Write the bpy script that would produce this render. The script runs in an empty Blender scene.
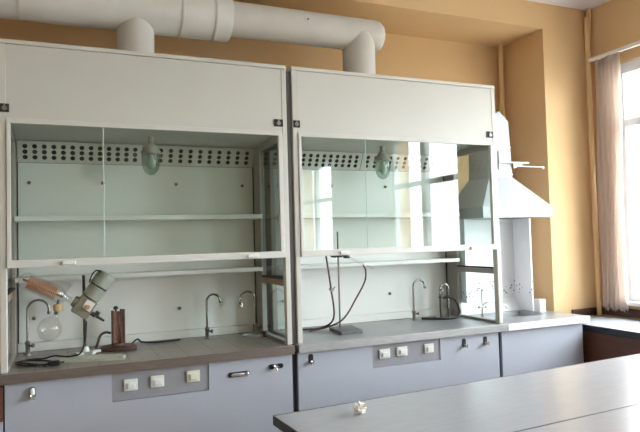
import bpy, bmesh, math, random
from mathutils import Vector, Matrix
random.seed(7)
PI = math.pi
scene = bpy.context.scene
COL = scene.collection
H = 0.86                        # worktop height above the floor; most heights below are written from the worktop

# ------------------------------------------------------------------ materials
def lin(c):
    return tuple((v/255/12.92 if v/255 <= .04045 else ((v/255+.055)/1.055)**2.4) for v in c) + (1,)

def mat(name, rgb, rough=.5, metal=0., var=.06, scale=6., bump=0., bscale=60., spec=.5, stains=None, stretch=None):
    m = bpy.data.materials.new(name); m.use_nodes = True
    nt = m.node_tree; n = nt.nodes; l = nt.links
    b = n['Principled BSDF']
    b.inputs['Roughness'].default_value = rough
    b.inputs['Metallic'].default_value = metal
    b.inputs['Specular IOR Level'].default_value = spec
    c = lin(rgb)
    tc = n.new('ShaderNodeTexCoord')
    mp = n.new('ShaderNodeMapping'); l.new(tc.outputs['Object'], mp.inputs[0])
    if stretch: mp.inputs['Scale'].default_value = stretch
    nz = n.new('ShaderNodeTexNoise'); nz.inputs['Scale'].default_value = scale; nz.inputs['Detail'].default_value = 5
    l.new(mp.outputs[0], nz.inputs['Vector'])
    rp = n.new('ShaderNodeValToRGB')
    rp.color_ramp.elements[0].position = .3; rp.color_ramp.elements[1].position = .7
    rp.color_ramp.elements[0].color = tuple(x*(1-var) for x in c[:3]) + (1,)
    rp.color_ramp.elements[1].color = tuple(min(1, x*(1+var)) for x in c[:3]) + (1,)
    l.new(nz.outputs['Fac'], rp.inputs[0])
    out = rp.outputs[0]
    if stains:
        n2 = n.new('ShaderNodeTexNoise'); n2.inputs['Scale'].default_value = stains[1]; n2.inputs['Detail'].default_value = 3
        l.new(tc.outputs['Object'], n2.inputs['Vector'])
        r2 = n.new('ShaderNodeValToRGB')
        r2.color_ramp.elements[0].position = stains[2]; r2.color_ramp.elements[1].position = stains[2] + .06
        l.new(n2.outputs['Fac'], r2.inputs[0])
        mx = n.new('ShaderNodeMixRGB'); l.new(r2.outputs[0], mx.inputs[0]); l.new(out, mx.inputs[1])
        mx.inputs[2].default_value = lin(stains[0]); out = mx.outputs[0]
    l.new(out, b.inputs['Base Color'])
    if bump:
        n3 = n.new('ShaderNodeTexNoise'); n3.inputs['Scale'].default_value = bscale
        l.new(tc.outputs['Object'], n3.inputs['Vector'])
        bp = n.new('ShaderNodeBump'); bp.inputs['Strength'].default_value = bump; bp.inputs['Distance'].default_value = .004
        l.new(n3.outputs['Fac'], bp.inputs['Height']); l.new(bp.outputs[0], b.inputs['Normal'])
    return m

def glass(name, tint, ior=1.5, rough=0.0):
    """Thin sheet glass: a tinted see-through layer under a Fresnel reflection."""
    m = bpy.data.materials.new(name); m.use_nodes = True
    nt = m.node_tree; n = nt.nodes; l = nt.links
    n.remove(n['Principled BSDF'])
    g = n.new('ShaderNodeNewGeometry')
    mi = n.new('ShaderNodeMix'); mi.data_type = 'FLOAT'
    mi.inputs[2].default_value = ior; mi.inputs[3].default_value = 1/ior
    l.new(g.outputs['Backfacing'], mi.inputs[0])
    fr = n.new('ShaderNodeFresnel'); l.new(mi.outputs[0], fr.inputs['IOR'])
    t = n.new('ShaderNodeBsdfTransparent'); t.inputs[0].default_value = lin(tint)
    gl = n.new('ShaderNodeBsdfGlossy'); gl.inputs['Roughness'].default_value = rough
    ms = n.new('ShaderNodeMixShader')
    l.new(fr.outputs[0], ms.inputs[0]); l.new(t.outputs[0], ms.inputs[1]); l.new(gl.outputs[0], ms.inputs[2])
    l.new(ms.outputs[0], n['Material Output'].inputs[0])
    return m

def tile_mat(name, rgb, grout, size, rough, metal=0.):
    m = mat(name, rgb, rough, metal, .09, 5., .12, 90)
    nt = m.node_tree; n = nt.nodes; l = nt.links; b = n['Principled BSDF']
    src = b.inputs['Base Color'].links[0].from_socket
    tc = n.new('ShaderNodeTexCoord'); br = n.new('ShaderNodeTexBrick')
    br.offset = 0; br.inputs['Scale'].default_value = 1
    br.inputs['Brick Width'].default_value = size; br.inputs['Row Height'].default_value = size
    br.inputs['Mortar Size'].default_value = .003; br.inputs['Mortar Smooth'].default_value = .3
    l.new(tc.outputs['Object'], br.inputs['Vector'])
    mx = n.new('ShaderNodeMixRGB'); l.new(br.outputs['Fac'], mx.inputs[0]); l.new(src, mx.inputs[1])
    mx.inputs[2].default_value = lin(grout); l.new(mx.outputs[0], b.inputs['Base Color'])
    return m

M = {}
M['cream'] = mat('cream_enamel', (208, 204, 195), .42, var=.03, scale=3)
M['cream_old'] = mat('yellowed_enamel', (214, 206, 190), .45, var=.05, scale=5)
M['fascia'] = mat('fascia_enamel', (206, 203, 195), .38, var=.02, scale=2)
M['back'] = mat('liner_panel', (229, 229, 225), .4, var=.03, scale=2.5)
M['sash_white'] = mat('sash_enamel', (214, 211, 204), .4, var=.03, scale=8)
M['stile_grey'] = mat('aged_grey_stile', (156, 151, 144), .5, var=.06, scale=10)
M['rail_dull'] = mat('dull_grey_rail', (172, 166, 160), .5, var=.06, scale=12)
M['rail_brown'] = mat('aged_rail', (150, 128, 108), .55, var=.1, scale=15)
M['rail_grey'] = mat('grey_rail', (150, 145, 138), .5, var=.06, scale=12)
M['plenum_shade'] = mat('painted_plenum_shade', (34, 33, 31), .7)
M['inner_ceil'] = mat('hood_ceiling', (198, 197, 190), .5)
M['baffle'] = mat('baffle_enamel', (208, 206, 199), .45, var=.03, scale=4)
M['glass_edge'] = mat('pale_glass_edge', (186, 204, 196), .3)
M['gap_shade'] = mat('grey_gap_shade', (92, 88, 84), .6)
M['dark'] = mat('dark_gasket', (42, 40, 38), .6)
M['bolt'] = mat('bolt_steel', (120, 116, 108), .35, .8)
M['cabinet'] = mat('blue_grey_laminate', (176, 180, 192), .42, var=.02, scale=4)
M['cabinet_edge'] = mat('cabinet_carcass', (84, 84, 90), .6)
M['switch_panel'] = mat('grey_switch_plate', (150, 150, 156), .45, var=.02)
M['plastic'] = mat('white_plastic', (228, 228, 224), .35, var=.01)
M['plastic_ivory'] = mat('ivory_plastic', (226, 224, 206), .35, var=.01)
M['black'] = mat('black_plastic', (26, 26, 28), .4)
M['rubber'] = mat('black_rubber', (34, 32, 32), .55, bump=.1)
M['rubber_brown'] = mat('brown_rubber', (84, 58, 48), .55, var=.12, scale=30)
M['chrome'] = mat('chrome', (150, 149, 146), .16, 1., var=.03)
M['nickel'] = mat('dull_nickel', (160, 156, 148), .28, 1., var=.08)
M['nickel_bright'] = mat('bright_nickel', (206, 203, 196), .25, .7, var=.05)
M['top_tile'] = tile_mat('brown_grey_tile', (142, 133, 122), (92, 85, 78), .15, .3)
M['top_steel'] = tile_mat('grey_steel_sheet', (138, 138, 139), (118, 118, 118), .5, .3)
M['edge_dull'] = mat('dull_edge_strip', (120, 108, 100), .4, .3, var=.1, scale=12, stretch=(1, 1, 6))
M['edge_steel'] = mat('steel_edge_strip', (176, 175, 174), .35, .4, var=.1, scale=14, stretch=(1, 1, 6))
M['edge_white'] = mat('white_edge_strip', (232, 234, 236), .35, .1, var=.03, scale=14)
M['wall'] = mat('ochre_plaster', (216, 183, 138), .75, var=.03, scale=1.6, bump=.12, bscale=25, spec=.25)
M['wall_pale'] = mat('pale_plaster', (226, 212, 186), .8, var=.03, scale=2)
M['ceil'] = mat('white_ceiling', (226, 222, 224), .85, var=.02, spec=.2)
M['floor'] = mat('grey_linoleum', (150, 140, 128), .5, var=.08)
M['duct'] = mat('duct_paint', (206, 201, 193), .55, var=.05, scale=5, bump=.1, bscale=12)
M['duct_seam'] = mat('duct_seam', (176, 171, 162), .5)
M['canopy'] = mat('white_painted_steel', (176, 178, 182), .45, var=.015)
M['splash'] = mat('spotted_white_liner', (232, 232, 234), .5, var=.03, scale=5)
def spots(m, lo, hi, rgb):
    nt = m.node_tree; n = nt.nodes; l = nt.links; pb = n['Principled BSDF']
    src = pb.inputs['Base Color'].links[0].from_socket
    tc = n.new('ShaderNodeTexCoord'); vo = n.new('ShaderNodeTexVoronoi'); vo.inputs['Scale'].default_value = 38
    l.new(tc.outputs['Object'], vo.inputs['Vector'])
    a = n.new('ShaderNodeMath'); a.operation = 'LESS_THAN'; a.inputs[1].default_value = .30; l.new(vo.outputs['Distance'], a.inputs[0])
    sx = n.new('ShaderNodeSeparateXYZ'); l.new(tc.outputs['Object'], sx.inputs[0])
    c1 = n.new('ShaderNodeMath'); c1.operation = 'COMPARE'; c1.inputs[1].default_value = (lo+hi)/2; c1.inputs[2].default_value = (hi-lo)/2
    l.new(sx.outputs['Z'], c1.inputs[0])
    sr = n.new('ShaderNodeSeparateColor'); l.new(vo.outputs['Color'], sr.inputs[0])
    k = n.new('ShaderNodeMath'); k.operation = 'GREATER_THAN'; k.inputs[1].default_value = .35; l.new(sr.outputs[0], k.inputs[0])
    m1 = n.new('ShaderNodeMath'); m1.operation = 'MULTIPLY'; l.new(a.outputs[0], m1.inputs[0]); l.new(c1.outputs[0], m1.inputs[1])
    m2 = n.new('ShaderNodeMath'); m2.operation = 'MULTIPLY'; l.new(m1.outputs[0], m2.inputs[0]); l.new(k.outputs[0], m2.inputs[1])
    mx = n.new('ShaderNodeMixRGB'); l.new(m2.outputs[0], mx.inputs[0]); l.new(src, mx.inputs[1]); mx.inputs[2].default_value = lin(rgb)
    l.new(mx.outputs[0], pb.inputs['Base Color'])
spots(M['splash'], .12, .235, (104, 86, 80))
M['basin'] = mat('steel_basin', (168, 170, 174), .4, .2, var=.06)
M['table'] = mat('grey_laminate', (166, 166, 170), .24, var=.035, scale=9, stretch=(1, 5, 1))
M['table_edge'] = mat('black_edge_band', (48, 46, 46), .45)
M['desk_edge'] = mat('black_desk_edge', (40, 38, 42), .45)
M['desk_top'] = mat('pale_desk_laminate', (178, 181, 188), .25, var=.02)
M['wood'] = mat('brown_wood', (104, 66, 52), .5, var=.18, scale=10, stretch=(1, 1, 8))
M['wood_dark'] = mat('dark_wood', (78, 52, 42), .55, var=.15, scale=10)
M['rust'] = mat('rust_brown', (96, 62, 50), .6, var=.25, scale=25, bump=.2)
M['rust_light'] = mat('copper_brown', (164, 120, 100), .5, .2, var=.2, scale=25)
M['copper'] = mat('copper_coil', (208, 152, 116), .4, .3, var=.1, scale=30)
M['sage'] = mat('sage_enamel', (156, 160, 146), .45, var=.06, scale=10)
M['olive'] = mat('worn_olive', (132, 126, 106), .5, var=.15, scale=18)
M['stand_white'] = mat('pale_cast_iron', (206, 208, 202), .45, var=.05, scale=10)
M['plate_green'] = mat('grey_green_plate', (186, 189, 172), .4, var=.06, scale=10)
M['cork'] = mat('cork', (204, 178, 134), .8, var=.12, scale=40)
M['iron'] = mat('dark_iron', (70, 70, 70), .45, .5, var=.1, scale=20)
M['iron_rod'] = mat('steel_rod', (124, 120, 112), .35, .8)
M['slate'] = mat('slate_grey_base', (92, 94, 96), .5, var=.08)
M['paper'] = mat('crumpled_paper', (240, 234, 224), .8)
M['curtain'] = mat('sheer_curtain', (234, 225, 218), .85, var=.05, scale=4, stretch=(1, 8, .4), spec=.1)
M['upvc'] = mat('white_window_frame', (222, 224, 230), .35, var=.01)
M['sill'] = mat('white_sill', (232, 230, 226), .4)
M['bark'] = mat('bare_bark', (88, 82, 78), .9)
M['ground'] = mat('pale_ground', (150, 148, 140), .9)
M['brick_far'] = mat('pale_render', (214, 208, 200), .85)
M['glass_sash'] = glass('sash_glass', (248, 252, 250), 1.48)
M['glass_side'] = glass('side_glass', (249, 253, 252), 1.45)
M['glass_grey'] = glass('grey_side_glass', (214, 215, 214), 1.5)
M['glass_win'] = glass('window_glass', (248, 250, 250), 1.45)
M['glass_lab'] = glass('lab_glass', (253, 253, 252), 1.85, .0)
M['glass_lamp'] = glass('lamp_glass', (214, 226, 219), 1.5, .05)
# the sheer curtain lets light through
nt = M['curtain'].node_tree; pb = nt.nodes['Principled BSDF']
tr = nt.nodes.new('ShaderNodeBsdfTranslucent'); tr.inputs[0].default_value = lin((236, 226, 218))
mxs = nt.nodes.new('ShaderNodeMixShader'); mxs.inputs[0].default_value = .6
nt.links.new(pb.outputs[0], mxs.inputs[1]); nt.links.new(tr.outputs[0], mxs.inputs[2])
nt.links.new(mxs.outputs[0], nt.nodes['Material Output'].inputs[0])

# ------------------------------------------------------------------ mesh helpers (all coordinates: z from the worktop)
def BM(): return bmesh.new()

def box(bm, x0, x1, y0, y1, z0, z1, bev=0.):
    vs = [bm.verts.new((x, y, z)) for x in (x0, x1) for y in (y0, y1) for z in (z0, z1)]
    q = [(0, 1, 3, 2), (4, 6, 7, 5), (0, 4, 5, 1), (2, 3, 7, 6), (0, 2, 6, 4), (1, 5, 7, 3)]
    fs = [bm.faces.new([vs[i] for i in f]) for f in q]
    if bev:
        es = list({e for f in fs for e in f.edges})
        bmesh.ops.bevel(bm, geom=es, offset=bev, segments=2, affect='EDGES', profile=.5)
    return vs

def prism(bm, pts, axis, a0, a1):
    """Extrude a polygon given in the two other axes along axis (0,1,2) from a0 to a1."""
    def P(p, a):
        q = list(p); q.insert(axis, a); return q
    A = [bm.verts.new(P(p, a0)) for p in pts]; B = [bm.verts.new(P(p, a1)) for p in pts]
    k = len(pts)
    bm.faces.new(A[::-1]); bm.faces.new(B)
    for i in range(k):
        bm.faces.new((A[i], A[(i+1) % k], B[(i+1) % k], B[i]))

def frame_of(d):
    d = Vector(d).normalized()
    a = Vector((0, 0, 1)) if abs(d.z) < .9 else Vector((1, 0, 0))
    u = d.cross(a).normalized(); return d, u, d.cross(u).normalized()

def lathe(bm, p0, d, prof, seg=20, cap=True):
    """prof: (distance along d, radius) pairs."""
    p0 = Vector(p0); d, u, v = frame_of(d); rings = []
    for t, r in prof:
        rings.append([bm.verts.new(p0 + d*t + (u*math.cos(2*PI*i/seg) + v*math.sin(2*PI*i/seg))*max(r, 1e-4)) for i in range(seg)])
    for a, b in zip(rings, rings[1:]):
        for i in range(seg):
            bm.faces.new((a[i], a[(i+1) % seg], b[(i+1) % seg], b[i]))
    if cap:
        bm.faces.new(rings[0][::-1]); bm.faces.new(rings[-1])

def cyl(bm, p0, p1, r, seg=16, r2=None):
    p0, p1 = Vector(p0), Vector(p1)
    lathe(bm, p0, p1-p0, [(0, r), ((p1-p0).length, r if r2 is None else r2)], seg)

def smooth_path(pts, n=8):
    P = [Vector(p) for p in pts]; out = []
    for i in range(len(P)-1):
        a, b, c, d = P[max(i-1, 0)], P[i], P[i+1], P[min(i+2, len(P)-1)]
        for k in range(n):
            t = k/n
            out.append(.5*((2*b) + (c-a)*t + (2*a-5*b+4*c-d)*t*t + (3*b-a-3*c+d)*t**3))
    out.append(P[-1]); return out

def tube(bm, pts, r, seg=10, n=8, smooth=True):
    P = smooth_path(pts, n) if smooth else [Vector(p) for p in pts]
    rings = []; u = None
    for i, p in enumerate(P):
        d = (P[min(i+1, len(P)-1)] - P[max(i-1, 0)]).normalized()
        if u is None: _, u, _ = frame_of(d)
        u = (u - d*u.dot(d)).normalized(); v = d.cross(u)
        rr = r(i/(len(P)-1)) if callable(r) else r
        rings.append([bm.verts.new(p + (u*math.cos(2*PI*k/seg) + v*math.sin(2*PI*k/seg))*rr) for k in range(seg)])
    for a, b in zip(rings, rings[1:]):
        for k in range(seg):
            bm.faces.new((a[k], a[(k+1) % seg], b[(k+1) % seg], b[k]))
    bm.faces.new(rings[0][::-1]); bm.faces.new(rings[-1])

def ring(bm, c, axis, R, r, seg=32, s2=8):
    d, u, v = frame_of(axis); c = Vector(c); rs = []
    for i in range(seg):
        a = 2*PI*i/seg; o = u*math.cos(a)+v*math.sin(a)
        rs.append([bm.verts.new(c + o*(R + r*math.cos(2*PI*k/s2)) + d*r*math.sin(2*PI*k/s2)) for k in range(s2)])
    for i in range(seg):
        a, b = rs[i], rs[(i+1) % seg]
        for k in range(s2):
            bm.faces.new((a[k], a[(k+1) % s2], b[(k+1) % s2], b[k]))

def ball(bm, c, r, sub=3, sc=(1, 1, 1)):
    m = Matrix.Translation(c) @ Matrix.Diagonal((*sc, 1))
    bmesh.ops.create_icosphere(bm, subdivisions=sub, radius=r, matrix=m)

ORIGIN = {}
def obj(name, bm, m, parent=None, smooth=None):
    """Link one mesh object; vertices are written in scene coordinates and shifted to the thing's own origin."""
    o0 = ORIGIN.get(parent, Vector((0, 0, -H))) if parent else Vector((0, 0, -H))
    bmesh.ops.recalc_face_normals(bm, faces=bm.faces)
    for v in bm.verts: v.co -= o0
    me = bpy.data.meshes.new(name); 
    if smooth:
        for f in bm.faces: f.smooth = True
        for e in bm.edges:
            if len(e.link_faces) == 2 and e.calc_face_angle(0) > math.radians(smooth): e.smooth = False
    bm.to_mesh(me); bm.free()
    me.materials.append(M[m])
    o = bpy.data.objects.new(name, me); COL.objects.link(o)
    if parent: o.parent = parent; ORIGIN[o] = o0
    return o

def thing(name, label, cat, loc, group=None):
    o = bpy.data.objects.new(name, None); COL.objects.link(o)
    o.empty_display_size = .05
    o.location = (loc[0], loc[1], loc[2] + H); ORIGIN[o] = Vector(loc)
    return tag(o, label, cat, group)

def tag(o, label, cat, group=None):
    o['label'] = label; o['category'] = cat
    if group: o['group'] = group
    return o

def solo(name, bm, m, label, cat, group=None, smooth=None):
    """A thing that is one mesh, with its origin at its own base."""
    xs = [v.co.x for v in bm.verts]; ys = [v.co.y for v in bm.verts]; zs = [v.co.z for v in bm.verts]
    loc = Vector(((min(xs)+max(xs))/2, (min(ys)+max(ys))/2, min(zs)))
    o = obj(name, bm, m, None, smooth)
    sh = loc + Vector((0, 0, H))
    for v in o.data.vertices: v.co -= sh
    o.location = sh
    return tag(o, label, cat, group)

def struct(name, bm, m, parent=None, smooth=None):
    o = obj(name, bm, m, parent, smooth); o['kind'] = 'structure'; return o

def dup(root, dx, label=None, group=None):
    r = root.copy(); COL.objects.link(r); r.location.x += dx
    ORIGIN[r] = ORIGIN[root] + Vector((dx, 0, 0))
    if label: r['label'] = label
    if group: r['group'] = group
    for ch in list(root.children):
        c = ch.copy(); COL.objects.link(c); c.parent = r
        for g in list(ch.children):
            d = g.copy(); COL.objects.link(d); d.parent = c
    return r

# ------------------------------------------------------------------ the room
XR, YN, YB, XN = 4.35, .363, .865, 3.85      # window wall, wall beside the niche, niche back, niche end
ZC, ZS, XL, YR = 2.47, 2.26, -3.2, -9.0      # ceiling, niche soffit, left wall, rear wall
FL = -H
b = BM(); box(b, XL, XR+.3, YR-.3, YB+.2, FL-.1, FL); struct('floor', b, 'floor')
b = BM(); box(b, XL-.2, XR+.35, YR-.2, YB+.2, ZC, ZC+.15); struct('ceiling', b, 'ceil')
b = BM()
box(b, XL-.2, XN, YB, YB+.2, FL, ZC)                         # back of the niche
box(b, XN, XR, YN, YB+.2, FL, ZC)                            # wall beside the niche
box(b, XL-.2, XN, YN, YB, ZS, ZC)                            # beam above the niche
struct('wall_back', b, 'wall')
b = BM(); box(b, XL-.2, XL, YR-.2, YB, FL, ZC); struct('wall_left', b, 'wall_pale')
b = BM(); box(b, XL, XR+.3, YR-.2, YR, FL, ZC); struct('wall_rear', b, 'wall_pale')
# window wall: piers, spandrel and lintel round three openings
ZW0, ZW1 = .03, 1.94
WIN = [(.125, -1.46), (-2.19, -3.72), (-5.66, -7.19)]
b = BM()
ed = [YB+.2] + [y for w in WIN for y in w] + [YR-.2]
for i in range(0, len(ed), 2): box(b, XR, XR+.3, ed[i+1], ed[i], FL, ZC)
for y1, y0 in WIN:
    box(b, XR, XR+.3, y0, y1, FL, ZW0); box(b, XR, XR+.3, y0, y1, ZW1, ZC)
struct('wall_right', b, 'wall')
for i, (y1, y0) in enumerate(WIN):
    x0, x1 = XR+.02, XR+.09
    b = BM(); t = .085; ym = (y0+y1)/2; zt = 1.43 if i == 0 else 1.25
    box(b, x0, x1, y0, y1, ZW1-t, ZW1); box(b, x0, x1, y0, y1, ZW0, ZW0+t)
    box(b, x0, x1, y0, y0+.06, ZW0+t, ZW1-t); box(b, x0, x1, y1-.06, y1, ZW0+t, ZW1-t)
    box(b, x0, x1, ym-.05, ym+.05, ZW0+t, ZW1-t)
    for a0, a1 in ((y0+.06, ym-.05), (ym+.05, y1-.06)): box(b, x0, x1, a0, a1, zt, zt+.06)
    w = struct('window_%d' % (i+1), b, 'upvc')
    for k, (a0, a1) in enumerate(((y0+.06, ym-.05), (ym+.05, y1-.06))):
        for z0, z1 in ((ZW0+t, zt), (zt+.06, ZW1-t)):
            b = BM(); box(b, x0+.03, x0+.034, a0, a1, z0, z1); obj('pane', b, 'glass_win', w)
    b = BM(); box(b, XR-.06, XR+.02, y0-.05, y1+.05, ZW0, ZW0+.03, .004); obj('window_sill', b, 'sill', w)
# brown board under the sill and along the wall behind the desk
b = BM()
box(b, XR-.02, XR-.001, -1.7, YN-.022, -.066, .0)
box(b, 4.03, XR-.001, YN-.021, YN-.001, -.066, -.012)
struct('trim_1', b, 'wood_dark')

# painted heating pipes
b = BM()
tube(b, [(4.285, YN-.045, FL), (4.285, YN-.045, 2.16), (4.29, YN-.045, 2.2), (4.32, YN-.04, 2.38), (4.32, YN-.04, ZC-.002)], .019, 12, 6)
solo('heating_pipe', b, 'wall', 'ochre painted vertical pipe with a bend near the ceiling, in corner by the window', 'pipe', smooth=60)
b = BM(); cyl(b, (3.79, .8, FL), (3.79, .8, ZS-.002), .022)
solo('riser_pipe', b, 'wall', 'ochre painted straight pipe inside the recess, rising behind the white canopy', 'pipe', smooth=60)

# ------------------------------------------------------------------ fume hood (built at x = 0, copied to the right)
W, D, ZT, GAP = 1.5, .61, 1.639, .036
def perforated(bm, x0, x1, y_bot, z_bot, y_top, z_top, cols, rows, r, t=.004):
    """A sloping sheet with real round holes."""
    dv = Vector((0, y_top-y_bot, z_top-z_bot)); Ln = dv.length; dv.normalize()
    nrm = Vector((1, 0, 0)).cross(dv).normalized()
    m = .016
    cw = (x1-x0-2*m)/cols; chh = (Ln-2*m)/rows
    def P(x, s): return Vector((x, y_bot, z_bot)) + dv*s
    cache = {}
    def V(x, s):
        k = (round(x, 5), round(s, 5))
        if k not in cache: cache[k] = bm.verts.new(P(x, s))
        return cache[k]
    fs = []
    seg = 16
    xs = [x0+m+cw*i for i in range(cols+1)]; ss = [m+chh*j for j in range(rows+1)]
    for i in range(cols):
        for j in range(rows):
            cx, cs = (xs[i]+xs[i+1])/2, (ss[j]+ss[j+1])/2
            hx, hs = cw/2, chh/2
            o, c = [], []
            for k in range(seg):
                a = 2*PI*(k+.0)/seg + PI/4; ca, sa = math.cos(a), math.sin(a)
                q = max(abs(ca), abs(sa))
                o.append(V(cx+hx*ca/q, cs+hs*sa/q)); c.append(V(cx+r*ca, cs+r*sa))
            for k in range(seg):
                fs.append(bm.faces.new((o[k], o[(k+1) % seg], c[(k+1) % seg], c[k])))
    for a0, a1, s0, s1 in ((x0, x1, 0, m), (x0, x1, Ln-m, Ln), (x0, x0+m, m, Ln-m), (x1-m, x1, m, Ln-m)):
        fs.append(bm.faces.new([bm.verts.new(P(*q)) for q in ((a0, s0), (a1, s0), (a1, s1), (a0, s1))]))
    bmesh.ops.remove_doubles(bm, verts=bm.verts, dist=1e-5)

def make_hood(label):
    h = thing('fume_hood', label, 'fume hood', (0, 0, .001), 'fume hoods along the bench')
    for x0, x1 in ((0, .030), (W-.030, W)):
        b = BM(); box(b, x0, x1, 0, .045, .001, ZT-.022, .003); obj('front_post', b, 'cream', h)
    b = BM(); box(b, .031, W-.031, .002, .03, 1.247, ZT-.024); fa = obj('fascia', b, 'fascia', h)
    b = BM(); box(b, .031, W-.031, -.001, .03, 1.236, 1.2465, .002); obj('fascia_trim', b, 'sash_white', h)
    b = BM(); box(b, 0, W, -.004, D+.01, ZT-.0215, ZT, .003); obj('top_panel', b, 'cream', h)
    b = BM(); box(b, .036, W-.036, .596, .61, .054, 1.102); obj('back_panel', b, 'back', h)
    b = BM(); box(b, .036, W-.036, .599, .61, 1.1025, ZT-.022); obj('plenum_shade_panel', b, 'plenum_shade', h)  # near-black colour stands in for the shade behind the baffle holes
    b = BM(); box(b, .036, W-.036, .588, .61, .001, .052, .002); obj('back_upstand', b, 'back', h)
    b = BM(); prism(b, [(.031, 1.258), (.585, 1.226), (.595, 1.232), (.595, 1.245), (.031, 1.272)], 0, .036, W-.036)
    obj('inner_ceiling', b, 'inner_ceil', h)
    for x0, x1, c in ((.040, .738, 13), (.742, W-.040, 11)):
        b = BM(); perforated(b, x0, x1, .594, 1.104, .53, 1.222, c, 3, .0138)
        obj('baffle', b, 'baffle', h)
    for sx, rm in ((0, 'rail_brown'), (1, 'rail_brown')):
        xa, xb = ((.002, .034), (W-.034, W-.002))[sx]
        b = BM(); box(b, xa, xb, .455, .611, .001, ZT-.022, .002); box(b, xa, xb, .046, .455, 1.20, ZT-.022)
        sp = obj('side_frame', b, 'stile_grey', h)
        b = BM(); box(b, xa, xb, .046, .454, .338, .374, .002); obj('side_rail', b, rm, sp)
        b = BM(); box(b, xa, xb, .046, .454, .001, .018, .002); obj('side_sill', b, 'stile_grey', sp)
        b = BM(); box(b, xa-.001, xb+.001, .046, .454, .3745, .384); obj('side_gasket', b, 'dark', sp)
        xm = (xa+xb)/2
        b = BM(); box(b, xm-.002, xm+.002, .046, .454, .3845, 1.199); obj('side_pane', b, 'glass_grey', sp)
        b = BM(); box(b, xm-.002, xm+.002, .046, .454, .019, .337); obj('side_pane', b, 'glass_side', sp)
    b = BM(); box(b, .036, W-.036, .40, .595, .752, .780, .002); obj('shelf', b, 'back', h)
    b = BM(); box(b, .036, W-.036, .415, .595, .413, .438, .002); obj('shelf', b, 'back', h)
    # sliding sash
    b = BM()
    x0, x1, z0, z1 = .032, W-.032, .507, 1.235
    box(b, x0, x1, -.012, .018, z0, z0+.038, .002)
    box(b, x0, x1, -.006, .018, z1-.014, z1, .002)
    box(b, x0, x0+.018, -.008, .018, z0+.038, z1-.014, .002); box(b, x1-.026, x1, -.008, .018, z0+.038, z1-.014, .002)
    s = obj('sash', b, 'sash_white', h)
    for a0, a1 in ((x0+.018, .4785), (.4805, x1-.026)):
        b = BM(); box(b, a0, a1, .003, .007, z0+.038, z1-.014); obj('sash_pane', b, 'glass_sash', s)
    b = BM(); cyl(b, (.4795, .005, z0+.039), (.4795, .005, z1-.015), .0025, 6); obj('pane_joint', b, 'glass_edge', s)
    for xc in (.31, 1.27):
        b = BM(); box(b, xc-.032, xc+.032, -.026, -.0125, z0+.006, z0+.026, .004); obj('sash_handle', b, 'plastic', s)
    # pulley windows at the two upper sash corners
    for x0, x1 in ((.004, .045), (W-.080, W-.026)):
        b = BM(); box(b, x0, x1, -.004, .001, 1.274, 1.316); p = obj('pulley_plate', b, 'dark', h)
        xc = (x0+x1)/2
        b = BM(); cyl(b, (xc, -.009, 1.293), (xc, -.0045, 1.293), .012, 14); box(b, xc-.004, xc+.004, -.009, -.0045, 1.293, 1.314)
        obj('pulley', b, 'nickel', p, 40)
    for bx, bz in ((.96, .192), (.508, .988), (.95, .985), (1.388, .98), (.10, .985), (.12, .192)):
        b = BM(); lathe(b, (bx, .596, bz), (0, -1, 0), [(0, .011), (.004, .011), (.006, .007), (.018, .006), (.019, .003)], 10)
        obj('bolt', b, 'bolt', h, 40)
    # dark strip down the rear inner corners
    for xc in (.0365, W-.0365-.006):
        b = BM(); box(b, xc, xc+.006, .580, .5875, .054, 1.10); obj('corner_strip', b, 'dark', h)
    return h

hood = make_hood('cream fume hood standing over the brown tiled worktop with the rotary evaporator inside')
SH = W + GAP
hood2 = dup(hood, SH, 'cream fume hood standing over the grey steel worktop with the clamp stand inside')
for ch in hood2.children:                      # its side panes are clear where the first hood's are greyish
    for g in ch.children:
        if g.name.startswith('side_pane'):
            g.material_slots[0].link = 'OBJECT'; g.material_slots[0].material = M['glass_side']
        elif g.name.startswith('side_rail'):
            g.material_slots[0].link = 'OBJECT'; g.material_slots[0].material = M['rail_dull']

b = BM(); box(b, W+.0008, W+GAP-.0008, .015, .035, .002, ZT-.03); obj('gap_shade_strip', b, 'gap_shade', hood2)  # added dark strip: stops light leaking through and paints the gap's shade

# worktops
def worktop(x0, x1, top, edge, label):
    w = thing('worktop', label, 'worktop', ((x0+x1)/2, .3, -.044), 'bench worktops')
    b = BM(); box(b, x0, x1, -.044, .64, -.044, 0); obj('slab', b, top, w)
    b = BM(); box(b, x0, x1, -.05, -.0445, -.045, .0015, .0015); obj('edge_strip', b, edge, w)
    return w
wl = worktop(.0, 1.497, 'top_tile', 'edge_dull', 'brown-grey tiled bench worktop under the fume hood with the evaporator')
wr = worktop(1.5215, 3.036, 'top_steel', 'edge_steel', 'grey bench worktop with a steel front edge, under the clamp stand')
def cup_sink(w, x, y):
    b = BM(); ring(b, (x, y, .004), (0, 0, 1), .058, .005); lathe(b, (x, y, .0008), (0, 0, 1), [(0, .055), (.001, .055), (.0012, .02)], 24)
    obj('cup_sink', b, 'basin', w, 40)
cup_sink(wl, 1.385, .44); cup_sink(wr, 2.865, .445)

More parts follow.
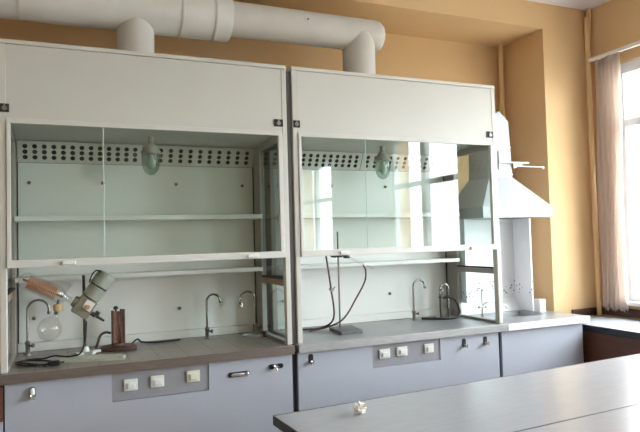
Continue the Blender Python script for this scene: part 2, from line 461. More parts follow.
# ------------------------------------------------------------------ base cabinets with switch panels and valves
def gas_valve(par, x, z, y, kind):
    b = BM()
    pts = [(math.cos(2*PI*k/20)*.014, math.sin(2*PI*k/20)*.014) for k in range(20)]
    if kind in ('vertical', 'porcelain'): sh = [(x+p, z+q+(.018 if q > 0 else -.012)) for p, q in pts]
    else: hw = .046 if kind == 'lever' else .028; sh = [(x+p*1.1+(hw if p > 0 else -hw), z+q) for p, q in pts]
    prism(b, sh, 1, y-.004, y-.0002)
    v = obj('valve_plate', b, 'black', par)
    b = BM()
    if kind in ('vertical', 'porcelain'):
        lathe(b, (x, y-.0045, z-.014), (0, -1, 0), [(0, .011), (.012, .011), (.013, .007), (.03, .007)], 14)
        for k in range(4):
            a = PI/4 + k*PI/2; cyl(b, (x, y-.026, z-.014), (x+.015*math.cos(a), y-.028, z-.014+.015*math.sin(a)), .0045, 8)
    elif kind == 'lever':
        box(b, x-.045, x+.034, y-.016, y-.0045, z-.009, z+.008, .003); ball(b, (x+.044, y-.014, z+.002), .013, 2); cyl(b, (x+.044, y-.014, z-.014), (x+.044, y-.014, z+.018), .005, 8)
    else:
        lathe(b, (x-.01, y-.0045, z), (0, -1, 0), [(0, .013), (.014, .011), (.028, .008)], 14)
        for k in range(5):
            a = k*2*PI/5; cyl(b, (x-.01, y-.026, z), (x-.01+.018*math.cos(a), y-.03, z+.018*math.sin(a)), .005, 8)
    obj('valve_knob', b, 'nickel_bright', v, 40)
    if kind == 'porcelain':
        b = BM(); lathe(b, (x, y-.015, z-.002), (0, 0, 1), [(0, .011), (.004, .012), (.026, .011), (.032, .006)], 14); obj('valve_cap', b, 'plastic', v, 40)
    return v

def base_cabinet(x0, x1, panel, socks, valves, label, ivory=()):
    c = thing('base_cabinet', label, 'cabinet', ((x0+x1)/2, .3, FL), 'bench base cabinets')
    yf = -.02; zt = -.046
    b = BM(); box(b, x0, x1, .0, .62, FL+.001, zt); obj('carcass', b, 'cabinet_edge', c)
    b = BM(); e = .003
    if panel:
        p0, p1, z0, z1 = panel
        box(b, x0+e, p0, yf, -.0005, FL+.08, zt-.001); box(b, p1, x1-e, yf, -.0005, FL+.08, zt-.001); box(b, p0, p1, yf, -.0005, FL+.08, z0)
    else: box(b, x0+e, x1-e, yf, -.0005, FL+.08, zt-.001)
    obj('front_panel', b, 'cabinet', c)
    if panel:
        b = BM(); box(b, p0+.0015, p1-.0015, -.014, -.0006, z0+.0025, zt-.001)
        for px in (p0+.012, p1-.012): cyl(b, (px, -.016, z0+.014), (px, -.0138, z0+.014), .004, 8)
        sp = obj('switch_panel', b, 'switch_panel', c)
        for k, (a0, a1, c0, c1) in enumerate(socks):
            b = BM(); box(b, a0, a1, -.026, -.0145, c0, c1, .004)
            m_ = .016
            box(b, a0+m_, a1-m_+.004, -.036, -.0265, c0+m_-.004, c1-m_, .005)
            obj('power_socket', b, 'plastic_ivory' if k in ivory else 'plastic', sp)
    if x0 > 1 and x0 < 2:
        b = BM(); box(b, 1.4925, 1.5215, .02, .05, FL+.001, zt); obj('filler_strip', b, 'cabinet_edge', c)
    for x, z, k in valves: gas_valve(c, x, z, yf, k)
    return c
base_cabinet(.017, 1.492, (.505, 1.005, -.196, -.05), ((.563, .631, -.148, -.088), (.697, .766, -.146, -.086), (.884, .955, -.141, -.080)),
             ((.140, -.105, 'porcelain'), (1.172, -.128, 'lever'), (1.390, -.108, 'star')),
             'blue-grey base cabinet below the brown tiled worktop, with three sockets', (2,))
base_cabinet(1.522, 2.977, (2.012, 2.505, -.188, -.05), ((2.058, 2.133, -.136, -.080), (2.182, 2.258, -.134, -.077), (2.384, 2.453, -.134, -.077)),
             ((1.605, -.092, 'vertical'), (2.690, -.100, 'vertical'), (2.862, -.100, 'vertical')),
             'blue-grey base cabinet below the grey steel worktop, with three sockets')
base_cabinet(2.999, 3.737, None, (), (), 'narrow blue-grey base cabinet at the window end of the bench, below the sink')
# brown cabinet beyond the left end
t = thing('wooden_cabinet', 'brown wooden cabinet just left of the brown tiled worktop', 'cabinet', (-.3, .3, FL))
b = BM(); box(b, -.62, .0135, -.03, .6, FL+.001, -.06); obj('carcass', b, 'wood', t)
b = BM(); box(b, -.62, .0125, -.048, -.031, FL+.08, -.22); obj('door', b, 'cabinet', t)

# ------------------------------------------------------------------ jar lamps inside the hoods
def jar_lamp(x, label):
    y = .32
    t = thing('jar_lamp', label, 'lamp', (x, y, 1.0), 'jar lamps in the fume hoods')
    b = BM(); lathe(b, (x, y, 1.2375), (0, 0, -1), [(0, .016), (.04, .016), (.05, .030), (.085, .056), (.100, .058), (.104, .05)], 24)
    obj('lamp_collar', b, 'duct_seam', t, 40)
    b = BM(); lathe(b, (x, y, 1.133), (0, 0, -1), [(0, .053), (.05, .052), (.085, .046), (.108, .032), (.120, .016), (.123, .002)], 24)
    obj('glass_jar', b, 'glass_lamp', t, 60)
    b = BM(); lathe(b, (x, y, 1.131), (0, 0, -1), [(0, .014), (.02, .016), (.04, .026), (.065, .026), (.082, .012), (.086, .002)], 18)
    obj('bulb', b, 'plastic', t, 60)
jar_lamp(.760, 'glass jar lamp hanging in the fume hood over the brown tiled worktop')
jar_lamp(2.315, 'glass jar lamp hanging in the fume hood over the clamp stand')

# ------------------------------------------------------------------ taps
def tap(label, x, y, h, sx, tip_z, valve=None, mtl='chrome', name='swan_neck_tap'):
    """Base flange and valve on the worktop, upright, swan neck reaching sx sideways."""
    t = thing(name, label, 'tap', (x, y, .0005), 'swan neck taps on the bench')
    b = BM(); lathe(b, (x, y, .0005), (0, 0, 1), [(0, .021), (.005, .021), (.008, .012), (.05, .012), (.054, .015), (.068, .015), (.072, .009)], 16)
    obj('tap_base', b, 'nickel', t, 40)
    r = abs(sx)/2; s = 1 if sx > 0 else -1
    pts = [(x, y, .065), (x, y, h*.5), (x, y, h)]
    for k in range(1, 9):
        a = PI*k/8; pts.append((x + s*r*(1-math.cos(a)), y, h + r*math.sin(a)*1.02))
    pts.append((x+sx, y, tip_z))
    b = BM(); tube(b, pts, .0068, 12, 4); lathe(b, (x+sx, y, tip_z+.018), (0, 0, -1), [(0, .0075), (.004, .010), (.018, .010), (.022, .006)], 12)
    obj('spout', b, mtl, t, 50)
    b = BM(); cyl(b, (x+.0125, y-.004, .045), (x+.024, y-.012, .047), .006, 10); cyl(b, (x+.0245, y-.0125, .047), (x+.031, y-.017, .047), .012, 8)
    obj('tap_handle', b, 'chrome', t, 40)
    if valve:
        vz = valve
        b = BM(); cyl(b, (x+sx, y, vz+.012), (x+sx, y, vz-.02), .0105, 12); cyl(b, (x+sx, y-.01, vz), (x+sx, y-.032, vz), .005, 8)
        for k in range(4):
            a = k*PI/2+.4; cyl(b, (x+sx, y-.03, vz), (x+sx+.017*math.cos(a), y-.03, vz+.017*math.sin(a)), .004, 8)
        obj('outlet_valve', b, 'iron' if mtl != 'chrome' else 'nickel', t, 40)
    return t
tap('swan neck tap behind the rotary evaporator, at the end of the brown tiled worktop', .090, .53, .245, .112, .222, mtl='nickel')
tap('swan neck tap on the brown tiled worktop whose spout points towards the window', 1.110, .49, .232, .086, .224)
tap('swan neck tap by the side glass on the brown tiled worktop, spout towards the evaporator', 1.425, .49, .232, -.096, .190, .205)
tap('swan neck tap on the grey worktop with its spout over a black hose', 2.628, .48, .240, .098, .228)
tap('swan neck tap above the cup sink in the corner of the grey worktop', 2.914, .45, .212, -.076, .168, .212)
b = BM(); tube(b, [(2.838, .45, .161), (2.838, .45, .14), (2.836, .448, .06), (2.840, .446, .008)], lambda t: .013 if t < .22 else .006, 10)
solo('drain_hose', b, 'rubber', 'short black hose hanging straight down from tap spout into the cup sink', 'hose', smooth=60)
b = BM(); tube(b, [(2.8535, .432, .150), (2.885, .424, .156), (2.933, .40, .135), (2.950, .375, .075), (2.935, .355, .025), (2.88, .348, .0105), (2.79, .37, .0105), (2.72, .42, .0105), (2.672, .450, .0105)], .0088, 10)
solo('rubber_hose', b, 'rubber', 'black rubber hose curling from the corner tap down along the grey worktop', 'hose', smooth=60)

b = BM(); lathe(b, (1.447, .36, .0006), (0, 0, 1), [(0, .009), (.026, .013), (.030, .016), (.036, .016), (.038, .012)], 16)
solo('rubber_stopper', b, 'rubber_brown', 'small red-brown rubber stopper on the tiled worktop against the side glass', 'stopper', smooth=50)

# ------------------------------------------------------------------ rotary evaporator
EY = .25
ev = thing('rotary_evaporator', 'rotary evaporator with copper-coloured coil and grey motor on the brown tiled worktop', 'rotary evaporator', (.39, EY, .0005))
b = BM(); prism(b, [(.225, .135), (.575, .048), (.590, .160), (.300, .262)], 2, .0007, .014); cyl(b, (.566, .07, .014), (.566, .07, .021), .011, 12)
obj('base_plate', b, 'plate_green', ev)
b = BM()
prism(b, [(.345, .225), (.470, .285), (.455, .315), (.330, .262)], 2, .0145, .028); prism(b, [(.315, .285), (.425, .215), (.440, .240), (.335, .305)], 2, .0146, .030)
lathe(b, (.387, EY+.008, .027), (0, 0, 1), [(0, .024), (.012, .022), (.03, .016)], 16)
obj('foot', b, 'stand_white', ev, 40)
b = BM(); cyl(b, (.387, EY+.008, .05), (.383, EY+.008, .445), .0075, 12); obj('support_rod', b, 'iron', ev, 40)
# head block, tilted
def obox(bm, c, ux, uz, hx, hy, hz, bev=.004):
    ux = Vector(ux).normalized(); uy = Vector((0, 1, 0)); uz = Vector(uz).normalized()
    tmp = bmesh.new(); box(tmp, -hx, hx, -hy, hy, -hz, hz, bev)
    for v in tmp.verts: v.co = Vector(c) + ux*v.co.x + uy*v.co.y + uz*v.co.z
    me = bpy.data.meshes.new('tmp'); tmp.to_mesh(me); tmp.free(); bm.from_mesh(me); bpy.data.meshes.remove(me)
AX = Vector((.815, 0, -.58)); PX = Vector((.58, 0, .815))   # along the condenser; across it
hc = Vector((.384, EY-.03, .276))
b = BM(); obox(b, hc, AX, PX, .046, .036, .052); obj('head', b, 'olive', ev)
b = BM(); obox(b, hc + PX*.018 + Vector((0, -.037, 0)) + AX*.012, AX, PX, .024, .004, .026, .002); obj('head_window', b, 'plastic', ev)
b = BM(); cyl(b, hc + PX*.010 + AX*.012 + Vector((0, -.041, 0)), hc + PX*.010 + AX*.012 + Vector((0, -.054, 0)), .013, 14); obj('head_knob', b, 'copper', ev, 40)
mc = hc + PX*.052
b = BM(); lathe(b, mc, PX, [(0, .03), (.006, .049), (.070, .049), (.073, .046), (.079, .046), (.082, .052), (.145, .052), (.158, .044), (.162, .02)], 24)
mo = obj('motor', b, 'sage', ev, 40)
b = BM(); ring(b, mc + PX*.076, PX, .047, .003); obj('motor_seam', b, 'dark', mo)
b = BM(); tube(b, [mc + PX*.150 - AX*.040 + Vector((0, -.03, 0)), mc + PX*.142 - AX*.062 + Vector((0, -.02, 0)), mc + PX*.11 - AX*.066 + Vector((0, -.015, 0)), mc + PX*.07 - AX*.053 + Vector((0, -.01, 0))], .004, 8)
obj('motor_lead', b, 'rubber', mo, 60)
b = BM(); cyl(b, hc - AX*.046, hc - AX*.066, .034, 18, .028); obj('drive_collar', b, 'olive', ev, 40)
CX = Vector((.880, 0, -.475)).normalized()      # axis of the condenser, a little flatter than the head
c0 = hc - AX*.070 - PX*.006
L1 = .335
b = BM(); lathe(b, c0, -CX, [(0, .016), (.03, .017), (.05, .026), (.065, .040), (.085, .045), (.255, .045), (.272, .038), (.282, .022), (.291, .011), (.312, .0075), (.318, .0095)], 24, cap=False)
obj('condenser', b, 'glass_lab', ev, 60)
b = BM(); d_, u_, v_ = frame_of(-CX)
N = 17; pts = []
for k in range(N*14+1):
    a = 2*PI*k/14; t_ = .088 + .155*k/(N*14); pts.append(c0 - CX*t_ + (u_*math.cos(a) + v_*math.sin(a))*.034)
tube(b, pts, .0026, 6, smooth=False); obj('cooling_coil', b, 'copper', ev, 60)
b = BM(); lathe(b, c0 - CX*.05, -CX, [(0, .006), (.22, .006)], 10); obj('inner_tube', b, 'rust_light', ev, 60)
for tpos, s in ((.055, 1), (.062, -1)):
    p = c0 - CX*tpos
    q = p + PX*s*(.075 if s > 0 else .085) + (AX*.03 if s < 0 else Vector())
    b = BM(); cyl(b, p + PX*s*.022, q, .006, 10); cyl(b, q - Vector((0, .014, 0)), q + Vector((0, .014, 0)), .011, 10); obj('stopcock', b, 'glass_lab' if s > 0 else 'bolt', ev, 40)
b = BM(); p = hc + AX*.046 - PX*.01; cyl(b, p, p + AX*.03, .012, 12); cyl(b, p + AX*.03, p + AX*.032 + PX*.026, .013, 10); cyl(b, p + AX*.034, p + AX*.085, .009, 10, .006); obj('end_tap', b, 'iron', ev, 40)
# receiving flask
FX, FY = .235, EY-.03
b = BM(); lathe(b, (.256, FY, .262), (-.1, 0, 1), [(0, .021), (.004, .024), (.034, .025), (.038, .021)], 14); obj('joint_clip', b, 'cork', ev, 40)
b = BM(); cyl(b, (.262, FY, .296), (.276, EY-.03, .316), .011, 12); obj('joint_neck', b, 'glass_lab', ev, 40)
fl = [(0, .0125), (.022, .0135), (.036, .020), (.048, .031)]
R = .061
for k in range(5, 21):
    a = PI*k/20; fl.append((.040 + R - R*math.cos(a), max(R*math.sin(a), .001)))
b = BM(); lathe(b, (.252, FY, .262), (-.44, 0, -1), fl, 28, cap=False); obj('flask', b, 'glass_lab', ev, 60)
# its cable and plug
b = BM(); tube(b, [(.394, .220, .198), (.392, .215, .16), (.385, .195, .09), (.36, .165, .036), (.300, .185, .0225), (.235, .255, .021), (.18, .29, .006), (.12, .30, .006), (.05, .24, .006), (.10, .13, .006), (.19, .10, .0065), (.2035, .090, .010)], .0048, 8)
cb = solo('power_cable', b, 'rubber', 'black power cable running from the evaporator motor down to the tiled worktop', 'cable', smooth=60)
b = BM(); box(b, .205, .262, .068, .098, .0006, .026, .006); cyl(b, (.262, .083, .013), (.282, .083, .013), .003, 8); cyl(b, (.262, .092, .013), (.282, .092, .013), .003, 8)
solo('power_plug', b, 'black', 'black power plug lying at the front of the brown tiled worktop', 'plug')
b = BM(); tube(b, [(.200, .062, .0055), (.15, .075, .0165), (.07, .16, .019), (.10, .215, .0165), (.22, .20, .0055)], .0045, 8)
solo('thin_lead', b, 'rubber', 'loose black lead looping beside the plug on the brown tiled worktop', 'cable', smooth=60)

# ------------------------------------------------------------------ brown tube stand
MY = .45
t = thing('tube_stand', 'rust-brown stand with glass U-tube on a round base, behind the evaporator', 'laboratory stand', (.574, MY, .0005))
b = BM(); lathe(b, (.574, MY, .0006), (0, 0, 1), [(0, .105), (.006, .105), (.012, .095), (.016, .04), (.03, .035)], 32); obj('round_base', b, 'rust', t, 40)
b = BM(); box(b, .541, .607, MY+.006, MY+.020, .020, .214, .003); obj('backboard', b, 'rust_light', t)
for xx, zz in ((.543, .222), (.606, .226), (.592, .228)):
    b = BM(); cyl(b, (xx, MY-.006, .022), (xx, MY-.006, zz), .0075, 12); obj('upright', b, 'rust', t, 40)
b = BM(); lathe(b, (.562, MY, .214), (0, 0, 1), [(0, .006), (.012, .006), (.014, .013), (.024, .014), (.032, .008)], 12); obj('top_knob', b, 'iron', t, 40)
b = BM(); tube(b, [(.556, MY-.022, .20), (.556, MY-.022, .08), (.560, MY-.022, .062), (.569, MY-.022, .055), (.578, MY-.022, .062), (.582, MY-.022, .08), (.582, MY-.022, .20)], .005, 10, 4); obj('glass_tube', b, 'glass_lab', t, 60)
b = BM(); tube(b, [(.533, .466, .088), (.505, .458, .096), (.478, .45, .084), (.462, .44, .045), (.452, .43, .011), (.47, .39, .008), (.53, .335, .008), (.61, .325, .008), (.665, .345, .008)], .0075, 10)
solo('brown_hose', b, 'rubber_brown', 'brown rubber hose arching down from the rust-brown stand to the worktop', 'hose', smooth=60)
b = BM(); tube(b, [(.655, .515, .007), (.69, .525, .03), (.715, .52, .012), (.78, .505, .006), (.86, .495, .006), (.945, .515, .006)], .0055, 8)
solo('stand_cable', b, 'rubber', 'black cable lying along the tiled worktop from the rust-brown stand towards the taps', 'cable', smooth=60)

# ------------------------------------------------------------------ clamp stand in the right-hand hood
SX, SY = 1.968, .345
t = thing('clamp_stand', 'laboratory clamp stand with flat dark base holding a slanted glass tube', 'laboratory stand', (SX, SY, .0005))
b = BM(); prism(b, [(1.905, .385), (1.885, .145), (2.035, .150), (2.075, .395)], 2, .0006, .020); obj('base_plate', b, 'slate', t)
b = BM(); cyl(b, (SX, SY, .02), (SX, SY, .655), .0058, 12); obj('rod', b, 'iron_rod', t, 40)
b = BM(); box(b, SX-.016, SX+.016, SY-.036, SY+.010, .484, .510, .004); cyl(b, (SX, SY-.05, .497), (SX, SY-.036, .497), .008, 10)
cyl(b, (SX-.016, SY-.024, .493), (SX-.092, SY-.024, .505), .0065, 10); lathe(b, (SX-.03, SY-.024, .495), (-1, 0, .1), [(0, .014), (.03, .013), (.034, .006)], 10)
cyl(b, (SX+.016, SY-.024, .498), (SX+.052, SY-.028, .490), .009, 10); box(b, SX+.030, SX+.066, SY-.044, SY-.014, .476, .490, .003); box(b, SX+.030, SX+.066, SY-.044, SY-.014, .494, .508, .003)
obj('clamp', b, 'iron', t, 40)
b = BM(); cyl(b, (SX+.036, SY-.030, .492), (SX+.165, SY-.045, .432), .0085, 14); cyl(b, (SX+.160, SY-.045, .434), (SX+.235, SY-.052, .400), .0055, 12); obj('glass_tube', b, 'glass_lab', t, 60)
b = BM(); tube(b, [(SX-.100, SY-.024, .503), (SX-.088, SY-.024, .42), (SX-.072, SY-.03, .28), (SX-.050, SY-.02, .13), (SX-.052, SY+.02, .055), (SX-.10, SY+.08, .014), (SX-.19, SY+.10, .008), (SX-.24, SY+.13, .008)], .006, 10)
solo('supply_hose', b, 'rubber_brown', 'brown hose hanging straight down from the clamp end of the stand', 'hose', smooth=60)
b = BM(); cyl(b, (SX-.070, SY-.050, .275), (SX-.070, SY-.012, .275), .011, 10); cyl(b, (SX-.070, SY-.044, .275), (SX-.050, SY-.046, .292), .005, 8)
solo('hose_clip', b, 'nickel', 'small metal clip on the hose hanging from the clamp stand', 'clip', smooth=40)
b = BM(); tube(b, [(SX+.150, SY-.07, .428), (SX+.168, SY-.07, .385), (SX+.160, SY-.06, .31), (SX+.10, SY-.04, .20), (SX+.035, SY-.045, .11), (SX-.02, SY-.035, .060), (SX-.10, SY+.01, .024), (SX-.17, SY+.04, .009), (SX-.21, SY+.02, .008)], .0055, 10)
solo('outlet_hose', b, 'rubber_brown', 'brown hose curving from slanted glass tube down past the stand rod', 'hose', smooth=60)

# ------------------------------------------------------------------ sink unit and extraction canopy at the window end
x0, x1 = 3.039, 3.780
sx0, sx1, sy0, sy1 = 3.17, 3.60, .20, .47
t = thing('sink_worktop', 'grey worktop with a sunken sink at the window end of the bench', 'worktop', (3.4, .2, -.044), 'bench worktops')
b = BM()
box(b, x0, sx0, -.044, .64, -.044, 0); box(b, sx1, x1, -.044, .36, -.044, 0); box(b, sx0, sx1, -.044, sy0, -.044, 0); box(b, sx0, sx1, sy1, .64, -.044, 0); box(b, sx1, x1, .36, .64, -.044, 0)
obj('slab', b, 'top_steel', t)
b = BM(); box(b, x0, x1, -.05, -.0445, -.045, .0015, .0015); obj('edge_strip', b, 'edge_white', t)
b = BM(); w_ = .006; zb = -.043
box(b, sx0+.0005, sx1-.0005, sy0+.0005, sy1-.0005, zb, zb+.004)
box(b, sx0+.0005, sx0+w_, sy0+.0005, sy1-.0005, zb+.004, -.001); box(b, sx1-w_, sx1-.0005, sy0+.0005, sy1-.0005, zb+.004, -.001)
box(b, sx0+w_, sx1-w_, sy0+.0005, sy0+w_, zb+.004, -.001); box(b, sx0+w_, sx1-w_, sy1-w_, sy1-.0005, zb+.004, -.001)
obj('basin', b, 'basin', t)
# canopy
cn = thing('extraction_canopy', 'white sloping extraction canopy with spotted splash panels above the sink', 'extraction hood', (3.36, .4, .0008))
px0, px1 = 3.041, 3.665
b = BM(); box(b, px0, px1-.013, .575, .59, .09, .729); prism(b, [(.50, .001), (.515, .001), (.59, .075), (.59, .09), (.575, .09)], 0, px0, px1-.013); obj('splash_back', b, 'splash', cn)
b = BM(); box(b, px1-.012, px1, .385, .60, .001, .729); obj('side_panel', b, 'splash', cn)
b = BM(); box(b, px0, px0+.008, .40, .574, .10, .729) ; obj('side_panel', b, 'splash', cn)
b = BM()
fx0, fx1, fy0, fy1 = 3.041, 3.690, .175, .60
ax0, ax1, ay0, ay1 = 3.235, 3.458, .33, .58
zl, zh, za = .730, .808, 1.042
A = [(fx0, fy0), (fx1, fy0), (fx1, fy1), (fx0, fy1)]; T = [(ax0, ay0), (ax1, ay0), (ax1, ay1), (ax0, ay1)]
r0 = [b.verts.new((*p, zl)) for p in A]; r1 = [b.verts.new((*p, zh)) for p in A]; r2 = [b.verts.new((*p, za)) for p in T]
for a, c in ((r0, r1), (r1, r2)):
    for i in range(4): b.faces.new((a[i], a[(i+1) % 4], c[(i+1) % 4], c[i]))
b.faces.new(r2)
e_ = .012     # inner skin, so that the canopy is a hollow shell
i0 = [b.verts.new((p[0] + (e_ if p[0] < 3.3 else -e_), p[1] + (e_ if p[1] < .4 else -e_), zl)) for p in A]
i1 = [b.verts.new((v.co.x, v.co.y, zh-.004)) for v in i0]; i2 = [b.verts.new((p[0] + (e_ if p[0] < 3.3 else -e_), p[1] + (e_ if p[1] < .4 else -e_), za-.012)) for p in T]
for a, c in ((r0, i0), (i0, i1), (i1, i2)):
    for i in range(4): b.faces.new((a[i], a[(i+1) % 4], c[(i+1) % 4], c[i]))
b.faces.new(i2)
obj('canopy_hood', b, 'canopy', cn)
b = BM(); prism(b, [(ax0, za+.001), (ax1-.003, za+.001), (ax1-.024, 1.475), (ax1-.105, 1.545), (ax0+.10, 1.545), (ax0+.02, 1.475)], 1, ay0, ay1)
ch = obj('flue', b, 'canopy', cn)
b = BM(); box(b, ax0, ax1+.002, ay0-.004, ay0-.0005, 1.062, 1.07); box(b, ax0+.01, ax1-.008, ay0-.004, ay0-.0005, 1.27, 1.276); box(b, ax0+.09, ax0+.10, ay0-.010, ay0-.0005, 1.10, 1.24); obj('flue_strap', b, 'plastic', ch)
b = BM(); box(b, ax1-.145, ax1+.135, ay0-.035, ay0-.005, 1.150, 1.159); prism(b, [(ax1-.004, 1.1495), (ax1+.100, 1.1495), (ax1-.004, 1.110)], 1, ay0-.022, ay0-.016)
tube(b, [(ax1+.02, ay0-.018, 1.132), (ax1+.15, ay0-.01, 1.129), (XN-.035, ay0+.05, 1.138)], .004, 8, 4); ring(b, (XN-.035, ay0+.05, 1.133), (0, 1, 0), .010, .003, 16, 6)
obj('damper_bracket', b, 'plastic', cn)
b = BM(); box(b, 3.634, 3.692, .285, .352, .0008, .100, .005)
solo('white_box', b, 'plastic', 'small white box standing beside the sink at the canopy side panel', 'box')
b = BM(); tube(b, [(3.10, .30, .001), (3.10, .30, .06), (3.115, .30, .098), (3.17, .30, .11), (3.25, .30, .10), (3.315, .30, .072), (3.322, .30, .052)], .0065, 10, 6)
lathe(b, (3.10, .30, .0006), (0, 0, 1), [(0, .018), (.006, .018), (.01, .009), (.03, .009)], 14)
cyl(b, (3.10, .30, .098), (3.10, .30, .21), .005, 10); cyl(b, (3.07, .296, .080), (3.13, .296, .080), .006, 8); ball(b, (3.13, .296, .080), .011, 2); ball(b, (3.07, .296, .080), .011, 2)
solo('sink_tap', b, 'nickel', 'thin metal tap with a low curved spout reaching over the sunken sink', 'tap', smooth=50)

# ------------------------------------------------------------------ ventilation duct above the hoods
AY, AZ = .31, 2.000
t = thing('ventilation_duct', 'large round off-white ventilation duct running above the fume hoods', 'duct', (.7, AY, ZT))
b = BM(); lathe(b, (XL+.01, AY, AZ), (1, 0, 0), [(0, .145), (1.232-XL-.01, .145), (1.240-XL-.01, .140)], 48); obj('main_pipe', b, 'duct', t, 40)
b = BM(); lathe(b, (1.2405, AY, AZ), (1, 0, 0), [(0, .108), (1.02, .108), (1.05, .104), (1.072, .088), (1.084, .05), (1.086, .01)], 48)
# swept saddle where the branch leaves the pipe
lathe(b, (2.148, AY-.004, AZ), (0, 0, -1), [(-.045, .060), (-.02, .094), (.02, .108), (.09, .111), (AZ-ZT-.0015, .111)], 40)
nb = obj('narrow_pipe', b, 'duct', t, 40)
b = BM(); cyl(b, (1.735, AY-.1105, AZ+.02), (1.735, AY-.1035, AZ+.02), .022, 20); pp = obj('test_plug', b, 'duct', t, 40)
b = BM(); cyl(b, (1.735, AY-.113, AZ+.02), (1.735, AY-.1108, AZ+.02), .006, 12); obj('plug_hole', b, 'black', pp)
b = BM(); lathe(b, (.683, AY, AZ-.09), (0, 0, -1), [(0, .105), (AZ-.09-ZT-.0015, .105)], 40); obj('branch_pipe', b, 'duct', t, 40)
for xx in (-.9, .07, .930, 1.130):
    b = BM(); lathe(b, (xx, AY, AZ), (1, 0, 0), [(0, .1455), (.002, .1485), (.016, .1485), (.018, .1455)], 48, cap=False); obj('joint_band', b, 'duct', t, 40)

# ------------------------------------------------------------------ tables in front
def lab_table(c, ang, w, d, zt, label, name='lab_table', end=True):
    """c: the far left corner of the top (seen from the camera); ang: turn about z."""
    t = thing(name, label, 'table', (0, 0, FL), 'grey tables in front of the bench')
    th = .036
    b = BM(); box(b, .0032 if end else 0, w, -d+.0032, -.0052, zt-th, zt); obj('tabletop', b, 'table', t)
    b = BM(); z0, z1 = zt-th-.001, zt+.0006
    box(b, 0, w, -.005, 0, z0, z1); box(b, 0, w, -d, -d+.003, z0, z1); 
    if end: box(b, 0, .003, -d+.003, -.005, z0, z1)
    obj('edge_band', b, 'table_edge', t)
    for lx in (.05, w-.09):
        for ly in (-.09, -d+.05):
            b = BM(); box(b, lx, lx+.04, ly, ly+.04, FL+.001, zt-th-.002); obj('leg', b, 'iron', t)
    b = BM(); box(b, .092, w-.092, -d/2-.01, -d/2+.01, zt-.40, zt-th-.002); obj('apron_panel', b, 'cabinet', t)
    t.location = (c[0], c[1], 0); t.rotation_euler = (0, 0, ang)
    return t
ZT2 = -.10
A1 = math.radians(3.4)
TX, TY = 1.060, -.945
lab_table((TX, TY), A1, 1.085, .645, ZT2, 'grey laminate table whose dark-edged corner points at the tiled cabinet, carrying crumpled paper')
A2 = A1
lab_table((TX+1.0853*math.cos(A1), TY+1.0853*math.sin(A1)), A2, 1.30, .645, ZT2, 'grey laminate table in front of the sink unit, nearest the window desk', end=False)
lab_table((TX+.6455*math.sin(A1), TY-.6455*math.cos(A1)), A1, 1.085, .66, ZT2, 'grey laminate table in the near row, closest to the camera')
lab_table((TX+1.0853*math.cos(A1)+.6455*math.sin(A1), TY+1.0853*math.sin(A1)-.6455*math.cos(A1)), A2, 1.30, .66, ZT2, 'grey laminate table in the near row, on the window side', end=False)
# crumpled paper
b = BM(); ball(b, (1.385, -1.085, ZT2+.019), .021, 3, (1.15, .9, .9))
for v in b.verts:
    d = v.co - Vector((1.385, -1.085, ZT2+.019)); v.co += d*random.uniform(-.32, .38)
    v.co.z = max(v.co.z, ZT2+.0012)
for k in range(5):
    a = random.uniform(0, 6.28); p = Vector((1.385+.02*math.cos(a), -1.085+.015*math.sin(a), ZT2+.015+.012*random.random()))
    q = [p, p+Vector((.022*math.cos(a), .02*math.sin(a), .006)), p+Vector((.012*math.cos(a+.8), .012*math.sin(a+.8), .018))]
    vs = [b.verts.new(x) for x in q]; vs2 = [b.verts.new(x+Vector((.001, .001, .0012))) for x in q]
    b.faces.new(vs); b.faces.new(vs2[::-1])
    for i in range(3): b.faces.new((vs[i], vs2[i], vs2[(i+1) % 3], vs[(i+1) % 3]))
solo('crumpled_paper', b, 'paper', 'small crumpled white paper lying on the grey table', 'paper')

# desk along the window wall
DZ = -.07
t = thing('window_desk', 'desk with black front edge and brown side below the window', 'desk', (4.05, -.6, FL))
b = BM(); box(b, 3.794, XR-.022, -1.75, YN-.066, DZ-.046, DZ); obj('desktop', b, 'desk_top', t)
b = BM(); box(b, 3.786, 3.7935, -1.75, YN-.066, DZ-.047, DZ+.0005); obj('edge_band', b, 'desk_edge', t)
b = BM(); box(b, 3.80, 3.818, -1.70, YN-.07, FL+.05, DZ-.048); obj('side_board', b, 'wood', t)
for ly in (-1.72, -.7, .25):
    b = BM(); box(b, 3.83, XR-.04, ly, ly+.03, FL+.001, DZ-.048); obj('support_panel', b, 'wood', t)

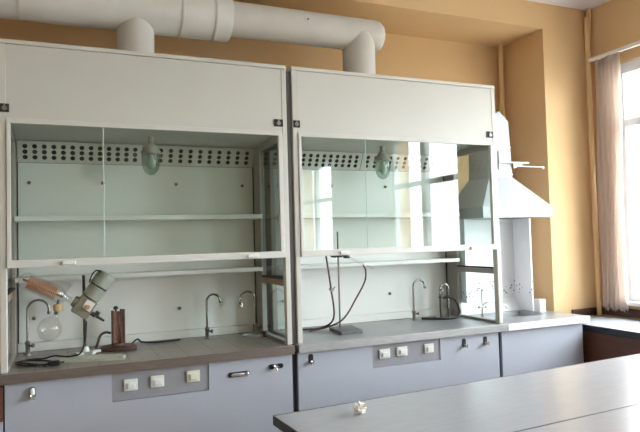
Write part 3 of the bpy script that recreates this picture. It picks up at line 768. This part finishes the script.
# ------------------------------------------------------------------ curtain and rail
b = BM(); box(b, XR-.085, XR-.055, -4.0, .295, 2.006, 2.034, .003)
for yy in (.2, -.8, -1.9, -3.0): box(b, XR-.0552, XR-.0005, yy-.012, yy+.012, 2.012, 2.028)
solo('curtain_rail', b, 'sill', 'white curtain rail fixed along the wall above the windows', 'curtain rail')
def curtain(y0, y1, zt, zb, folds, label, flare=0.):
    b = BM(); nu, nv = folds*10, 26; rows = []
    rnd = random.Random(3); ph = [rnd.uniform(-.6, .6) for _ in range(folds+2)]
    for j in range(nv+1):
        f = j/nv; z = zt + (zb-zt)*f; row = []
        for i in range(nu+1):
            s = i/nu; k = s*folds
            amp = .016 + .010*f*math.sin(ph[int(k)]*3+1)
            y = y0 + (y1-y0)*s + flare*f + .008*math.sin(f*4+k)*f
            x = XR - .070 + amp*math.sin(2*PI*k + ph[int(k)]*f) + .006*math.sin(9*f + k)
            zz = z + (.012*math.sin(k*9.7)+.010*math.sin(k*23.1) if j == nv else 0)
            row.append(b.verts.new((x, y, zz)))
        rows.append(row)
    for a, c in zip(rows, rows[1:]):
        for i in range(nu): b.faces.new((a[i], a[i+1], c[i+1], c[i]))
    o = solo('curtain', b, 'curtain', label, 'curtain', smooth=180)
    md = o.modifiers.new('thickness', 'SOLIDIFY'); md.thickness = .0012
    return o
curtain(.250, .010, 2.004, -.01, 6, 'sheer off-white curtain bunched at the corner end of the window', .03)

# ------------------------------------------------------------------ outside: ground and bare treetops
b = BM(); box(b, 5.5, 90, -70, 60, -7.2, -7.0); struct('ground', b, 'ground')
def tree(x, y, h, seed, label):
    rnd = random.Random(seed)
    root = thing('bare_tree', label, 'tree', (x, y, -7.0), 'bare trees outside the windows')
    bt, bb = BM(), BM()
    top = Vector((x, y, -7+h*.45)); tube(bt, [(x, y, -7), (x+.1, y, -7+h*.25), top], lambda t_: .22-.08*t_, 8)
    def branch(p, d, L_, r, depth):
        q = p + d*L_; m_ = p + d*L_*.5 + Vector((rnd.uniform(-1, 1), rnd.uniform(-1, 1), .3))*L_*.07
        tube(bb, [p, m_, q], lambda t_: r*(1-.45*t_), 5, 3)
        if depth:
            for _ in range(4 if depth > 1 else 3):
                nd = (d + Vector((rnd.uniform(-1, 1), rnd.uniform(-1, 1), rnd.uniform(-.25, .8)))*.75).normalized()
                branch(p + d*L_*rnd.uniform(.55, 1), nd, L_*rnd.uniform(.55, .8), r*.55, depth-1)
    for k in range(5):
        a = k*2*PI/5 + rnd.random(); branch(top, Vector((math.cos(a)*.6, math.sin(a)*.6, 1)).normalized(), h*.2, .09, 3)
    obj('trunk', bt, 'bark', root); obj('branches', bb, 'bark', root)
tree(17, -8.2, 8.6, 2, 'bare tree outside, seen mirrored in the sash glass')
tree(22, -16.5, 9.0, 5, 'bare tree outside the windows behind the camera')

# ------------------------------------------------------------------ daylight
w = bpy.data.worlds.new('overcast'); scene.world = w; w.use_nodes = True
bg = w.node_tree.nodes['Background']
bg.inputs[0].default_value = (.87, .94, 1.0, 1); bg.inputs[1].default_value = 13.0
for i, (y1, y0) in enumerate(WIN):
    ld = bpy.data.lights.new('window_portal', 'AREA'); ld.shape = 'RECTANGLE'; ld.size = ZW1-ZW0; ld.size_y = y1-y0
    ld.cycles.is_portal = True
    o = bpy.data.objects.new('window_portal', ld); COL.objects.link(o)
    o.location = (XR+.25, (y0+y1)/2, (ZW0+ZW1)/2+H); o.rotation_euler = (0, PI/2, 0)

# ------------------------------------------------------------------ camera
f, yaw, pit, rol = 592.86, .4047, .0392, -.0268
c, s = math.cos(yaw), math.sin(yaw)
fw = Vector((s*math.cos(pit), c*math.cos(pit), math.sin(pit))); r = Vector((c, -s, 0)); u = r.cross(fw)
r2 = r*math.cos(rol) + u*math.sin(rol); u2 = u*math.cos(rol) - r*math.sin(rol)
cd = bpy.data.cameras.new('camera'); cam = bpy.data.objects.new('camera', cd); COL.objects.link(cam)
cd.sensor_width = 36; cd.lens = f/640*36; cd.clip_start = .02; cd.clip_end = 300
cam.matrix_world = Matrix(((r2.x, u2.x, -fw.x, .2989), (r2.y, u2.y, -fw.y, -3.2617), (r2.z, u2.z, -fw.z, .6077+H), (0, 0, 0, 1)))
scene.camera = cam
scene.cycles.use_denoising = True
scene.cycles.max_bounces = 14; scene.cycles.transparent_max_bounces = 32; scene.cycles.diffuse_bounces = 8; scene.cycles.glossy_bounces = 6
scene.cycles.sample_clamp_indirect = 8
vs = scene.view_settings
vs.view_transform = 'Standard'; vs.look = 'None'; vs.gamma = 1; vs.use_curve_mapping = False
vs.exposure = 1.18
